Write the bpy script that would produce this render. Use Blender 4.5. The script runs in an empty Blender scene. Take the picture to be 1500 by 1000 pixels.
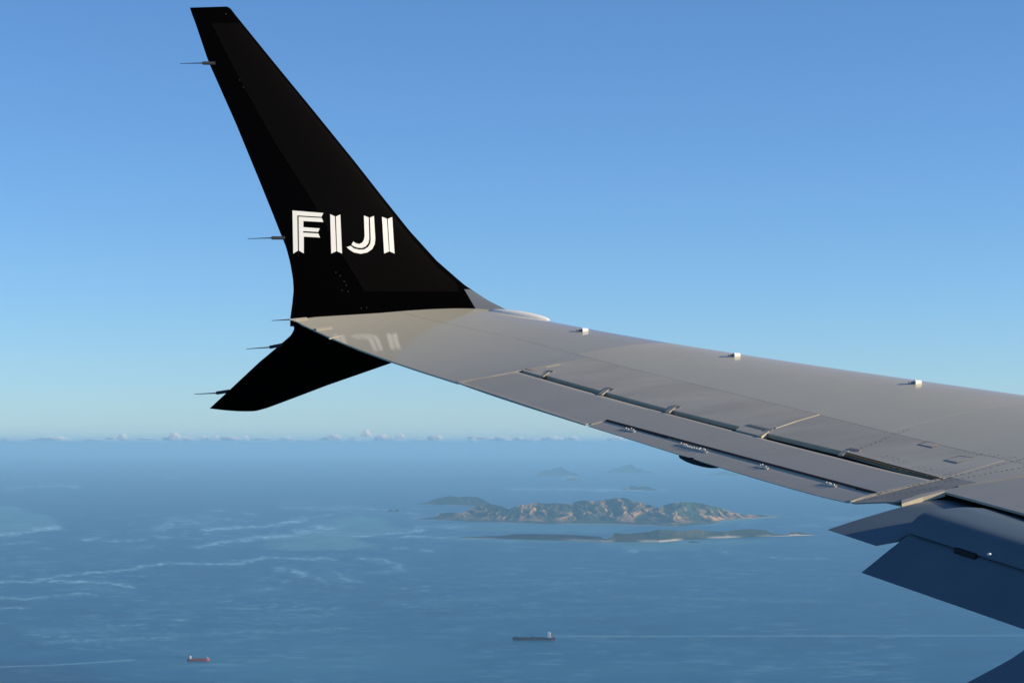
import bpy, bmesh, math, random
import numpy as np
from mathutils import Vector, noise
from mathutils.bvhtree import BVHTree
from mathutils.geometry import tessellate_polygon

# ------------------------------------------------------------------ camera, sky, sun
FPX, ALT = 3300.0, 900.0                 # focal length in photo pixels, flying height in metres
PITCH = math.atan(150/FPX)
sc = bpy.context.scene
cam = bpy.data.objects.new('camera', bpy.data.cameras.new('camera'))
sc.collection.objects.link(cam); sc.camera = cam
cam.location = (0, 0, ALT); cam.rotation_euler = (math.pi/2 + PITCH, 0, 0)
cam.data.sensor_width = 36; cam.data.lens = 36*FPX/1500
cam.data.clip_start = 0.5; cam.data.clip_end = 900000

SUN_AZ, SUN_EL = math.radians(96), math.radians(15)      # clockwise from +Y
world = bpy.data.worlds.new('World'); sc.world = world; world.use_nodes = True
wn = world.node_tree.nodes; wl = world.node_tree.links
bg = wn['Background']; bg.inputs['Strength'].default_value = 0.108
sky = wn.new('ShaderNodeTexSky'); sky.sky_type = 'NISHITA'; sky.sun_disc = False
sky.sun_elevation = SUN_EL; sky.sun_rotation = SUN_AZ; sky.altitude = 900
sky.air_density = 0.82; sky.dust_density = 0.1; sky.ozone_density = 5.6
wl.new(sky.outputs[0], bg.inputs['Color'])
sl = bpy.data.lights.new('sun', 'SUN'); sun = bpy.data.objects.new('sun', sl); sc.collection.objects.link(sun)
sl.energy = 5.0; sl.angle = math.radians(0.53); sl.color = (1.0, 0.83, 0.57)
sdir = Vector((math.sin(SUN_AZ)*math.cos(SUN_EL), math.cos(SUN_AZ)*math.cos(SUN_EL), math.sin(SUN_EL)))
sun.rotation_euler = sdir.to_track_quat('Z', 'Y').to_euler(); sun.location = (200, -200, 1200)
vs = sc.view_settings
vs.view_transform = 'Standard'; vs.look = 'None'; vs.gamma = 1; vs.use_curve_mapping = False
vs.exposure = 0.6
sc.render.engine = 'CYCLES'
try:
    sc.cycles.volume_bounces = 3
except Exception: pass

# ------------------------------------------------------------------ materials
def mat(name, col, rough=0.5, spec=0.5, metal=0.0, coat=0.0, var=0.0, vscale=3.0, bump=0.0, bscale=20.0, dirt=None, stretch=(1,1,1)):
    m = bpy.data.materials.new(name); m.use_nodes = True
    n, l = m.node_tree.nodes, m.node_tree.links
    b = n['Principled BSDF']
    b.inputs['Roughness'].default_value = rough; b.inputs['Metallic'].default_value = metal
    b.inputs['Specular IOR Level'].default_value = spec
    b.inputs['Coat Weight'].default_value = coat; b.inputs['Coat Roughness'].default_value = 0.08
    b.inputs['Base Color'].default_value = (*col, 1)
    tc = n.new('ShaderNodeTexCoord')
    mp = n.new('ShaderNodeMapping'); mp.inputs['Scale'].default_value = stretch
    l.new(tc.outputs['Object'], mp.inputs['Vector'])
    if var or dirt:
        t = n.new('ShaderNodeTexNoise'); t.inputs['Scale'].default_value = vscale; t.inputs['Detail'].default_value = 7
        t.inputs['Roughness'].default_value = 0.6
        l.new(mp.outputs[0], t.inputs['Vector'])
        r = n.new('ShaderNodeValToRGB')
        r.color_ramp.elements[0].position = 0.3; r.color_ramp.elements[1].position = 0.72
        d = dirt or tuple(c*(1-var) for c in col)
        r.color_ramp.elements[0].color = (*[a*(1-var)+b_*var for a, b_ in zip(col, d)], 1)
        r.color_ramp.elements[1].color = (*[min(1, c*(1+var*0.35)) for c in col], 1)
        l.new(t.outputs['Fac'], r.inputs['Fac']); l.new(r.outputs[0], b.inputs['Base Color'])
        mr = n.new('ShaderNodeMapRange'); mr.inputs['To Min'].default_value = rough*0.85; mr.inputs['To Max'].default_value = min(1, rough*1.2)
        l.new(t.outputs['Fac'], mr.inputs['Value']); l.new(mr.outputs[0], b.inputs['Roughness'])
    if bump:
        t2 = n.new('ShaderNodeTexNoise'); t2.inputs['Scale'].default_value = bscale; t2.inputs['Detail'].default_value = 3
        l.new(mp.outputs[0], t2.inputs['Vector'])
        bp = n.new('ShaderNodeBump'); bp.inputs['Strength'].default_value = bump; bp.inputs['Distance'].default_value = 0.01
        l.new(t2.outputs['Fac'], bp.inputs['Height']); l.new(bp.outputs[0], b.inputs['Normal'])
    return m

M = {}
M['grey'] = mat('wing_grey_paint', (0.56, 0.505, 0.38), 0.24, 0.40, var=0.42, vscale=1.3, dirt=(0.32, 0.28, 0.21), bump=0.02, bscale=2.2, stretch=(0.5, 2.0, 1))
M['tipgrey'] = mat('tip_grey_paint', (0.47, 0.45, 0.365), 0.07, 0.65, var=0.12, vscale=1.2, bump=0.015, bscale=1.5)
M['ail'] = mat('aileron_grey_paint', (0.46, 0.425, 0.34), 0.28, 0.36, var=0.16, vscale=2.2, bump=0.015, bscale=2.5, stretch=(0.5, 2.0, 1))
M['le'] = mat('leading_edge_metal', (0.57, 0.53, 0.39), 0.19, 0.45, var=0.16, vscale=1.5)
M['rib'] = mat('weathered_olive_grey', (0.33, 0.315, 0.27), 0.42, 0.4, var=0.45, vscale=4, dirt=(0.16, 0.14, 0.10))
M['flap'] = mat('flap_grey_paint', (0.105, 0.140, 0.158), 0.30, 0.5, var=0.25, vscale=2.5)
M['seal'] = mat('sealant_beige', (0.55, 0.49, 0.38), 0.6, 0.3, var=0.3, vscale=8)
M['dark'] = mat('dark_gap', (0.02, 0.02, 0.022), 0.7, 0.2)
M['rust'] = mat('brown_seal', (0.17, 0.11, 0.05), 0.7, 0.2)
M['mark'] = mat('panel_outline', (0.21, 0.205, 0.19), 0.6, 0.2)
M['black'] = mat('gloss_black_paint', (0.0012, 0.0010, 0.0009), 0.25, 0.02)
M['white'] = mat('white_paint', (0.86, 0.85, 0.82), 0.4, 0.4)
M['lens'] = mat('light_lens', (0.85, 0.83, 0.78), 0.2, 0.5)
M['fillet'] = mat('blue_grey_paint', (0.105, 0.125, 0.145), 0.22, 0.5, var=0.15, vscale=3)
M['steel'] = mat('bare_metal', (0.62, 0.60, 0.56), 0.35, 0.5, metal=0.6)
M['speck'] = mat('worn_fastener', (0.045, 0.045, 0.045), 0.4, 0.4)
M['wick'] = mat('wick_dark', (0.03, 0.03, 0.035), 0.5, 0.4)

# ------------------------------------------------------------------ helpers
def prop(o, label=None, cat=None, group=None, kind=None):
    if label: o['label'] = label
    if cat: o['category'] = cat
    if group: o['group'] = group
    if kind: o['kind'] = kind
    return o

def mesh_obj(name, V, Fc, m, parent=None, org=(0, 0, 0), smooth=False, recalc=True):
    me = bpy.data.meshes.new(name)
    V = np.asarray(V, float) - np.asarray(org, float)
    me.from_pydata([tuple(v) for v in V], [], [tuple(int(i) for i in f) for f in Fc])
    if recalc:
        bm = bmesh.new(); bm.from_mesh(me); bmesh.ops.recalc_face_normals(bm, faces=bm.faces); bm.to_mesh(me); bm.free()
    if smooth: me.polygons.foreach_set('use_smooth', [True]*len(me.polygons))
    for mm in (m if isinstance(m, (list, tuple)) else [m]): me.materials.append(mm)
    me.update()
    o = bpy.data.objects.new(name, me); sc.collection.objects.link(o)
    if parent: o.parent = parent
    return o

def grid_faces(n, m, base=0, flip=False):
    f = []
    for i in range(n-1):
        for j in range(m-1):
            q = (base+i*m+j, base+i*m+j+1, base+(i+1)*m+j+1, base+(i+1)*m+j)
            f.append(q[::-1] if flip else q)
    return f

# Camera-relative frame "L": origin at the cabin window, z up. O = outboard, Fd = forward (level plan directions).
th = math.radians(20)
O = np.array([-math.sin(th), math.cos(th), 0.0]); Fd = np.array([math.cos(th), math.sin(th), 0.0])
CP, SP = math.cos(PITCH), math.sin(PITCH)
def ray(u, v):
    a, b = (u-750)/FPX, (500-v)/FPX
    return np.array([a, CP-b*SP, SP+b*CP])
def proj(p):
    d = p[..., 1]*CP + p[..., 2]*SP; h = -p[..., 1]*SP + p[..., 2]*CP
    return 750+FPX*p[..., 0]/d, 500-FPX*h/d
def xTE(s): return 4.827+(14.3-s)*.302-.36*(np.clip(s-14.3, 0, 9)/1.45)**1.3
def xLE(s): return 6.48+(14.3-s)*.52
def solve(u, v, g, lo=3.0, hi=45.0):
    d = ray(u, v); a = g(lo*d)
    for _ in range(50):
        m_ = (lo+hi)/2
        if g(m_*d)*a > 0: lo = m_
        else: hi = m_
    return lo*d
def on_te(u, v): return solve(u, v, lambda p: p@Fd - xTE(p@O))
def on_s(u, v, s0): return solve(u, v, lambda p: p@O - s0)
def pt(s, x, z): return s*O + x*Fd + np.array([0, 0, z])

# trailing edge heights: survey of the edge, smoothed
te_px = [(428,468),(500,500),(575,530),(640,553),(672,560),(740,583),(862,624),(960,655),(1040,680),(1140,708),(1248,738)]
te = np.array([[*(lambda p: (p@O, p[2]))(on_te(*q))] for q in te_px])
zte_poly = np.polyfit(te[:, 0], te[:, 1], 4)
def zTE(s):
    s = np.asarray(s, float)
    a = np.polyval(zte_poly, np.maximum(s, 11.0)); k = np.polyval(np.polyder(zte_poly), 11.0)
    return a + np.minimum(s-11.0, 0)*k*0.9
C_U = [600,650,690,745,800,857,960,1080,1200,1345,1500,3000]
C_V = [448.5,447.5,449.5,456,469,482,498,517.5,537,557,578,790]
def bump(c):
    c = np.clip(c, 0, 1)
    return 10*(0.2969*np.sqrt(c)-0.126*c-0.3516*c**2+0.2843*c**3-0.1036*c**4)     # max 1
def hup(s): return np.interp(s, [5, 14.3, 15.8], [.062, .050, .045])
def section(s, c, zl):
    xl, xt = xLE(s), xTE(s); ch = xl-xt
    return xl-c*ch, zl+(zTE(s)-zl)*c+hup(s)*ch*bump(c)
def fit_le(s):
    c = np.linspace(0, 1, 80)**1.5
    lo, hi = -4.0, 3.0
    for _ in range(40):
        z = (lo+hi)/2
        x, zz = section(s, c, z)
        P_ = s*O[None]+x[:, None]*Fd[None]; P_[:, 2] += zz
        u, v = proj(P_)
        if np.min(v-np.interp(u, C_U, C_V)) < 0: hi = z
        else: lo = z
    return lo
ls = np.linspace(9.5, 15.78, 24)
zle_poly = np.polyfit(ls, [fit_le(s) for s in ls], 4)
def zLE(s):
    s = np.asarray(s, float)
    a = np.polyval(zle_poly, np.maximum(s, 10.5)); k = np.polyval(np.polyder(zle_poly), 10.5)
    return a + np.minimum(s-10.5, 0)*k*0.95
def W(s, c, lower=False):
    s, c = np.broadcast_arrays(np.asarray(s, float), np.asarray(c, float))
    xl, xt = xLE(s), xTE(s); ch = xl-xt
    z = zLE(s)+(zTE(s)-zLE(s))*c + (-(0.058*ch*bump(c))-0.004*np.clip(c, 0, 1) if lower else hup(s)*ch*bump(c))
    return s[..., None]*O + (xl-c*ch)[..., None]*Fd + z[..., None]*np.array([0, 0, 1.0])
def Wn(s, c):
    e = 1e-3
    a = W(s+e, c)-W(s-e, c); b = W(s, np.minimum(c+e, 1))-W(s, np.maximum(c-e, 1e-5))
    n = np.cross(a, b); n /= np.linalg.norm(n, axis=-1, keepdims=True)
    return np.where(n[..., 2:3] < 0, -n, n)

# smooth master of the upper surface, only used to survey points
S_ = np.linspace(6, 15.9, 180); C_ = np.linspace(0.002, 1.03, 120)
SS, CC = np.meshgrid(S_, C_, indexing='ij')
mv = W(SS, CC).reshape(-1, 3)
bvh = BVHTree.FromPolygons([tuple(v) for v in mv], grid_faces(len(S_), len(C_)))
def hit(u, v, tree=None):
    d = Vector(ray(u, v)).normalized()
    r = (tree or bvh).ray_cast(Vector((0, 0, 0)), d)
    if r[0] is None: return None
    n = r[1] if r[1].dot(d) < 0 else -r[1]
    return np.array(r[0]), np.array(n)
def sc_of(u, v):
    h = hit(u, v)
    if h is None: return None
    p = h[0]; s = p@O; return s, (xLE(s)-p@Fd)/(xLE(s)-xTE(s))

R0 = pt(6.0, 8.0, -1.2)                                  # base of the wing, inboard
wing = bpy.data.objects.new('aircraft_wing', None); sc.collection.objects.link(wing)
wing.location = Vector(R0) + Vector((0, 0, ALT))
prop(wing, 'grey airliner wing with black winglets lettered FIJI, high above the sea', 'aircraft wing')

def wobj(name, V, Fc, m, parent=wing, **k): return mesh_obj(name, V, Fc, m, parent, org=R0, **k)

def shell(name, s, c, m, off=0.0, thick=0.02, smooth=True, parent=wing, taper=None):
    """solid skin piece over a grid of (station, chord fraction)"""
    n, k = s.shape; N = Wn(s, c); T = W(s, c)+N*off
    t = thick if taper is None else taper(s, c)[..., None]
    B = W(s, c)+N*(off-t)
    V = np.concatenate([T.reshape(-1, 3), B.reshape(-1, 3)])
    b = n*k
    f = grid_faces(n, k)+grid_faces(n, k, b, True)
    loop = [i*k for i in range(n)]+[(n-1)*k+j for j in range(1, k)]+[i*k+k-1 for i in range(n-2, -1, -1)]+[j for j in range(k-2, 0, -1)]
    L = len(loop)
    f += [(loop[i], loop[(i+1) % L], b+loop[(i+1) % L], b+loop[i]) for i in range(L)]
    o = wobj(name, V, f, m)
    me = o.data
    flags = [True]*len(me.polygons)
    for i in range(len(flags)-L, len(flags)): flags[i] = False
    if smooth:
        me.polygons.foreach_set('use_smooth', flags)
        try:
            vals = []
            for e in me.edges: vals.append(False)
            bm = bmesh.new(); bm.from_mesh(me)
            for e in bm.edges:
                if len(e.link_faces) == 2 and e.calc_face_angle(0) > 0.6: e.smooth = False
            bm.to_mesh(me); bm.free()
        except Exception: pass
    if parent is not wing: o.parent = parent
    return o
def quad_grid(s0, s1, c0f, c1f, n, k, pw=1.0):
    s = np.linspace(s0, s1, n)[:, None]; t = (np.linspace(0, 1, k)**pw)[None, :]
    a = np.array([c0f(q) for q in s[:, 0]])[:, None]; b = np.array([c1f(q) for q in s[:, 0]])[:, None]
    return np.repeat(s, k, 1), a+(b-a)*t
def line_fn(p, q):
    (s0, c0), (s1, c1) = sc_of(*p), sc_of(*q)
    return lambda s: c0+(c1-c0)*(s-s0)/(s1-s0)
def pw_fn(pts):
    a = sorted([sc_of(*p) for p in pts]); x = [q[0] for q in a]; y = [q[1] for q in a]
    def f(s):
        if s < x[0]: return y[0]+(y[1]-y[0])*(s-x[0])/(x[1]-x[0])
        if s > x[-1]: return y[-1]+(y[-1]-y[-2])*(s-x[-1])/(x[-1]-x[-2])
        return float(np.interp(s, x, y))
    return f

# edges of the panels, in (station, chord)
c_spar = pw_fn([(655,474),(740,491),(925,540),(1150,595),(1330,640)])
c_wing = pw_fn([(768,540),(974,597.5),(1232,660),(1376,699)])       # rear edge of the wing panel
c_ail = pw_fn([(765,543.5),(972,601.5),(1226,667),(1378,703.5)])    # front edge of the aileron
sT, cT = sc_of(765, 542); s672 = 14.30
sIa, cIa = sc_of(1378, 702)                                          # inboard front corner of the aileron
s_in = 10.83
print('aileron ends', sT, cT, sIa, cIa, 'spar', c_spar(11), c_spar(15))
seam_tip = lambda c: s672 + (sT-s672)*(1-c)/(1-cT)
sR1, cR1 = sc_of(1404, 713); sR2, cR2 = sc_of(1500, 697)
sSp, cSp = sc_of(1382, 719.5); print('spar', [round(c_spar(q), 3) for q in (7, 8, 9, 10, 11)], 'rib/spoiler', sR1, cR1, sR2, cR2, sSp, cSp)
c_sp_te = line_fn((1382, 719.5), (1496, 750.5)); print('spoiler te c', c_sp_te(10), c_sp_te(9))

def sheared(s_out, s_in_, c0f, c1f, n, k):
    """panel whose span ends lean: ends are functions of c"""
    t = np.linspace(0, 1, n)[:, None]; q = np.linspace(0, 1, k)[None, :]
    S = np.zeros((n, k)); C = np.zeros((n, k))
    for i in range(n):
        for j in range(k):
            s = 12.5
            for _ in range(6):
                c = c0f(s)+(c1f(s)-c0f(s))*q[0, j]
                s = s_in_(c)+(s_out(c)-s_in_(c))*t[i, 0]
            S[i, j] = s; C[i, j] = c
    return S, C
G = 0.0025
# leading edge pieces wrap round the nose
def leading_piece(sa, sb):
    n = 14; s = np.linspace(sa, sb, n)
    cu = lambda q: max(c_spar(q)-0.0012, 0.04)
    K = 26
    rows = []
    for q in s:
        up = W(np.full(K, q), cu(q)*(1-np.linspace(0, 1, K))**2)
        lw = W(np.full(8, q), 0.16*np.linspace(0.05, 1, 8)**2, lower=True)
        prof = np.concatenate([up, lw]); rows.append(prof)
    k = K+8; V = np.concatenate(rows)
    f = grid_faces(n, k)
    f += [(i*k+k-1, i*k, (i+1)*k, (i+1)*k+k-1) for i in range(n-1)]
    f += [tuple(range(k)), tuple(range((n-1)*k, n*k))]
    return wobj('leading_edge_panel', V, f, M['le'], smooth=True)
for a, b in ((6.0, 8.9), (8.901, 11.6), (11.601, 14.3), (14.3008, 15.78)):
    o = leading_piece(a, b)
    if a > 14: o.data.materials[0] = M['tipgrey']
    bm = bmesh.new(); bm.from_mesh(o.data)
    for e in bm.edges:
        if len(e.link_faces) == 2 and e.calc_face_angle(0) > 0.7: e.smooth = False
    bm.to_mesh(o.data); bm.free()

# wing tip panel
s_edge = lambda c: 15.80-0.085*c
t_s, t_c = sheared(s_edge, lambda c: seam_tip(c)+0.003, c_spar, lambda s: 1.0, 34, 30)
shell('tip_panel', t_s, t_c, M['tipgrey'], thick=None, taper=lambda s, c: np.clip(0.022*(1.0-c)*6+0.006, 0.006, 0.022))
# main panels ahead of the aileron
sM1, cM1 = sc_of(1136, 627); sM2, cM2 = sc_of(1200, 607)
mid_seam = lambda c: sM1+(sM2-sM1)*(c-cM1)/(cM2-cM1) if c > cM2 else sM2
m_s, m_c = sheared(lambda c: seam_tip(min(c, 1))-0.003 if c > 0 else 14.3, lambda c: mid_seam(c)+0.003, c_spar, c_wing, 30, 18)
shell('wing_panel', m_s, m_c, M['grey'], thick=0.03)
rib_front = lambda c: 10.83
m_s, m_c = sheared(lambda c: mid_seam(c)-0.003, lambda c: sIa+0.004, c_spar, c_wing, 20, 18)
shell('wing_panel', m_s, m_c, M['grey'], thick=0.03)
# inboard panels
rib_in = lambda c: sR1+(sR2-sR1)*(c-cR1)/(cR2-cR1)
# strip behind: fixed trailing panel between aileron and flap
sQ, cQ = sc_of(1319, 734); print('rib corner', sQ, cQ)
ail_end = lambda c: s_in+(sIa-s_in)*(1-c)/(1-cIa)
r_s, r_c = sheared(lambda c: ail_end(c)-0.004, lambda c: (rib_in(c) if c < cSp else sSp+(sQ-sSp)*(c-cSp)/(cQ-cSp))+0.003, lambda s: cIa-0.0205, lambda s: 0.995 if s > 10.80 else 0.995+(cQ-0.995)*(10.80-s)/(10.80-sQ), 8, 16)
shell('fixed_trailing_panel', r_s, r_c, M['rib'], thick=None, taper=lambda s, c: np.interp(c, [0, .8, .93], [.035, .035, .008]))
m_s, m_c = sheared(lambda c: sIa-0.001, lambda c: rib_in(c)+0.0015, c_spar, lambda s: cIa-0.021, 16, 18)
shell('wing_panel', m_s, m_c, M['grey'], thick=0.03)
C_SP = 0.60
m_s, m_c = sheared(lambda c: rib_in(c)-0.0015, lambda c: 6.0, c_spar, lambda s: C_SP, 30, 14)
shell('wing_panel', m_s, m_c, M['grey'], thick=0.03)
# spoilers
for k, (a, b) in enumerate(((None, 9.0), (8.994, 7.6), (7.594, 6.0))):
    so = (lambda c: rib_in(c)-0.003) if a is None else (lambda c, a=a: a)
    m_s, m_c = sheared(so, lambda c, b=b: b, lambda s: C_SP+0.002, c_sp_te, 10, 12)
    shell('spoiler', m_s, m_c, M['ail'], thick=0.014)

# lower skin and the dark structure inside
n = 40; s = np.linspace(6.0, 15.68, n)
def c_end(q): return 0.97 if q > 14.33 else (c_wing(q)-0.01 if q > 10.9 else (0.84 if q > 10.62 else c_sp_te(q)-0.12))
K = 14; rows = []
ss2 = sorted(list(s)+[14.32, 14.34, 10.89, 10.91, 10.61, 10.63]); n = len(ss2)
for q in ss2:
    rows.append(W(np.full(K, q), 0.13+(c_end(q)-0.13)*np.linspace(0, 1, K), lower=True))
for i, q in enumerate(ss2):
    up = W(np.full(K, q), 0.13+(c_end(q)-0.13)*np.linspace(1, 0, K)); up[:, 2] -= 0.036
    up[:, 2] = np.maximum(up[:, 2], rows[i][::-1][:, 2]+0.004)
    rows[i] = np.concatenate([rows[i], up])
k = 2*K
f = grid_faces(n, k)+[(i*k+k-1, i*k, (i+1)*k, (i+1)*k+k-1) for i in range(n-1)]+[tuple(range(k)), tuple(range((n-1)*k, n*k))]
wobj('wing_box', np.concatenate(rows), f, M['dark'])
rows = []
for q in ss2:
    p = W(np.full(K, q), 0.15+(min(c_end(q)+0.06, 0.99)-0.15)*np.linspace(0, 1, K), lower=True)
    p2 = p.copy(); p[:, 2] -= 0.004; p2[:, 2] -= 0.012
    rows.append(np.concatenate([p, p2[::-1]]))
wobj('lower_skin', np.concatenate(rows), f, M['grey'])

# aileron: body with rounded nose, then the tab
tab_out = sc_of(888, 615.5); tab_in = sc_of(1283, 722)
c_tab = lambda s: tab_out[1]+(tab_in[1]-tab_out[1])*(s-tab_out[0])/(tab_in[0]-tab_out[0])
s_tb, _c = sc_of(864, 622.3); print('tab', tab_out, tab_in, s_tb)
def body(name, S, C, m, nose=0.03, tail=0.006):
    """closed aerofoil-like body: upper follows the wing surface, nose rolls down"""
    n, k = S.shape; rows = []
    for i in range(n):
        up = W(S[i], C[i]); N = Wn(S[i], C[i])
        ch = C[i]; t = (ch-ch[0])/(ch[-1]-ch[0])
        th_ = np.where(t < 0.12, nose*2.2*np.sqrt(np.clip(t/0.12, 0, 1)), nose*2.2+(tail-nose*2.2)*(t-0.12)/0.88)
        lw = up-N*np.maximum(th_, 0.004)[:, None]
        # roll the nose
        up2 = up.copy(); up2[0] -= N[0]*(0.012 if nose > .02 else 0.001)
        fwd = up[0]+Fd*0.02-N[0]*0.035
        rows.append(np.concatenate([[fwd], up2, lw[1:][::-1]]))
    k2 = len(rows[0]); V = np.concatenate(rows)
    f = grid_faces(n, k2)+[(i*k2+k2-1, i*k2, (i+1)*k2, (i+1)*k2+k2-1) for i in range(n-1)]+[tuple(range(k2)), tuple(range((n-1)*k2, n*k2))]
    o = wobj(name, V, f, m, smooth=True)
    bm = bmesh.new(); bm.from_mesh(o.data)
    for e in bm.edges:
        if len(e.link_faces) == 2 and e.calc_face_angle(0) > (0.7 if nose > .02 else 0.12): e.smooth = False
    bm.to_mesh(o.data); bm.free()
    return o
a_s, a_c = sheared(lambda c: seam_tip(c)-0.006, lambda c: ail_end(c)+0.008, c_ail,
                   lambda s: 1.0 if s > s_tb else (c_tab(s)-0.001 if s < tab_out[0] else c_tab(s)+(1-c_tab(s))*(s-tab_out[0])/(s_tb-tab_out[0])), 90, 16)
aileron = body('aileron', a_s, a_c, M['ail'])
t_out = lambda c: tab_out[0]+(s_tb-tab_out[0])*(c-tab_out[1])/(1-tab_out[1])-0.005
b_s, b_c = sheared(t_out, lambda c: ail_end(c)+0.008, lambda s: c_tab(s)+0.003, lambda s: 1.0, 40, 8)
tab = body('aileron_tab', b_s, b_c, M['ail'], nose=0.010, tail=0.005)

# thin things laid on a surveyed surface
def subdiv(poly, step=5.0):
    out = []
    for i in range(len(poly)):
        a, b = np.array(poly[i], float), np.array(poly[(i+1) % len(poly)], float)
        k = max(1, int(np.hypot(*(b-a))/step))
        for j in range(k): out.append(a+(b-a)*j/k)
    return out
def plate(name, poly, m, off=0.004, tree=None, parent=wing, back=0.003, step=5.0, **kw):
    P_ = []
    for u, v in subdiv(poly, step):
        h = hit(u, v, tree)
        if h is None: continue
        P_.append((h[0]+h[1]*off, h[0]+h[1]*(off-back)))
    top = [a for a, b in P_]; n_ = len(top)
    uv = [Vector((*map(float, proj(a)), 0)) for a in top]
    tri = tessellate_polygon([uv])
    V = top+[b for a, b in P_]
    f = [tuple(t) for t in tri]+[tuple(q+n_ for q in t[::-1]) for t in tri]+[(i, (i+1) % n_, n_+(i+1) % n_, n_+i) for i in range(n_)]
    return wobj(name, V, f, m, parent)
def strip(name, pts, w, m, off=0.003, tree=None, parent=wing, up=(0, 1)):
    """a narrow band centred on a surveyed line; w = width in metres across it"""
    c = []
    for i in range(len(pts)-1):
        a, b = np.array(pts[i], float), np.array(pts[i+1], float); k = max(1, int(np.hypot(*(b-a))/8))
        c += [a+(b-a)*j/k for j in range(k)]
    c.append(np.array(pts[-1], float))
    H_ = [hit(u, v, tree) for u, v in c]; H_ = [h for h in H_ if h is not None]
    V = []
    for i, (p, n_) in enumerate(H_):
        d = H_[min(i+1, len(H_)-1)][0]-H_[max(i-1, 0)][0]; d /= np.linalg.norm(d)
        sd = np.cross(n_, d); sd /= np.linalg.norm(sd)
        for q in (-1, 1): V.append(p+n_*off+sd*q*w/2)
        for q in (1, -1): V.append(p-n_*0.004+sd*q*w/2)
    n2 = len(H_)
    f = []
    for i in range(n2-1):
        for j in range(4): f.append((i*4+j, i*4+(j+1) % 4, (i+1)*4+(j+1) % 4, (i+1)*4+j))
    f += [(0, 1, 2, 3), tuple((n2-1)*4+q for q in (3, 2, 1, 0))]
    return wobj(name, V, f, m, parent)
def box_along(name, a, b, w, h, m, parent=wing, taper=1.0, seg=8):
    a, b = np.array(a, float), np.array(b, float); d = b-a; L_ = np.linalg.norm(d); d /= L_
    x = np.cross(d, [0, 0, 1]); x /= np.linalg.norm(x); y = np.cross(x, d)
    V = []
    for k, (p, r) in enumerate(((a, 1.0), (b, taper))):
        for i in range(seg):
            t = 2*math.pi*(i+.5)/seg; V.append(p+x*math.cos(t)*w*r+y*math.sin(t)*h*r)
    f = [(i, (i+1) % seg, seg+(i+1) % seg, seg+i) for i in range(seg)]+[tuple(range(seg)), tuple(range(seg, 2*seg))]
    return wobj(name, V, f, m, parent)

# sealant seams
for pts, w, m in (
    ([(671,559.5),(720,551),(766,542)], 0.020, 'seal'), ([(768,541.5),(800,537.5),(820,533.5)], 0.006, 'seal'),
    ([(1136,627),(1165,617),(1200,607)], 0.008, 'seal'), ([(1284,722),(1330,711.5),(1376,702)], 0.022, 'seal'),
    ([(1245,734),(1264,727.5),(1283,722.5)], 0.022, 'seal'), ([(1404,712.5),(1450,705),(1498,697)], 0.016, 'seal'),
    ([(482,496),(499,492)], 0.007, 'seal')):
    strip('sealant_seam', pts, w, M[m])
strip('seal_strip', [(1238,663.5),(1300,680.5),(1378,701)], 0.03, M['rust'])
strip('seal_strip', [(1238,661.5),(1300,678.5),(1378,699.5)], 0.012, M['seal'], off=0.005)
strip('gap_shadow_seal', [(768,541.5),(792,548)], 0.03, M['dark'])
for pts in ([(802,543),(811,544.3)],[(888,568),(899,571)],[(986,594),(997,596.5)],[(1096,622),(1131,630.5)],[(1244,657),(1260,660)]):
    strip('panel_slot', pts, 0.022, M['mark'])
# shroud plates that close the gap between the slots
def between(name, ua, ub, m, off=0.0):
    a = [(u, v) for u, v in ua]; return plate(name, a+ub[::-1], m, off=off+0.004, back=0.03)
between('shroud_plate', [(1084,625.5),(1124,634.5)], [(1078,630),(1116,639.5)], M['grey'])
between('shroud_plate', [(766,541),(797,547)], [(766,543.5),(794,551)], M['grey'])
for a, b in (((802,545),(793,551.5)), ((890,570),(879,578)), ((989,594.5),(977,604)), ((1125,630.5),(1112,639.5)), ((1240,660),(1231,667))):
    strip('hinge_arm', [a, b], 0.032, M['rib'], off=0.004)
strip('tab_gap', [(888,615.5),(1080,667.5),(1283,722)], 0.020, M['dark'], off=0.004)
strip('sealant_seam', [(866,621.5),(887,616)], 0.012, M['seal'])
strip('trailing_edge_strip', [(674,560.5),(740,582),(800,602),(860,621.5)], 0.02, M['seal'])
# hinge fittings along the tab: bright bolts on a small dark base
def bolts(pts, base):
    st = strip('tab_hinge', base, 0.018, M['ail'], off=0.003)
    for u, v in pts:
        h = hit(u, v)
        if h is None: continue
        p, n_ = h
        bm = bmesh.new(); bmesh.ops.create_icosphere(bm, subdivisions=1, radius=0.0055)
        V = np.array([list(q.co) for q in bm.verts])*[1, 1, .8]+p+n_*0.006; Fc = [[q.index for q in fc.verts] for fc in bm.faces]; bm.free()
        wobj('bolt', V, Fc, M['white'], st)
bolts([(917.5,628),(920.5,629.5),(925,628.5),(928,630.5)], [(912,628.5),(930,632)])
bolts([(998,650),(1002,651.5),(1005,652),(1007,654),(1010,655),(1013,656),(1016.5,656.5),(1020,657.5),(1024,658.5),(1026,657.5),(1031,658.5),(1033,660)], [(994,651),(1036,662)])
bolts([(1114,682),(1117,681.5),(1122,684.5)], [(1109,683),(1125,686)])
bolts([(1211,707.5),(1215,708.5),(1217,709.5),(1222,711)], [(1205,708.5),(1225,712)])
# leading-edge studs
for u, v in ((857.5,484.5),(1080,521),(1345,561)):
    p, n_ = hit(u, v+1.0)
    a = p+n_*0.008-Fd*0.028; b = p+n_*0.010+Fd*0.016
    o = box_along('leading_edge_stud', a, b, 0.021, 0.018, M['white'], taper=0.8, seg=14)
    box_along('stud_tail', a-Fd*0.04, a, 0.006, 0.006, M['mark'], parent=o, seg=6)
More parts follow.
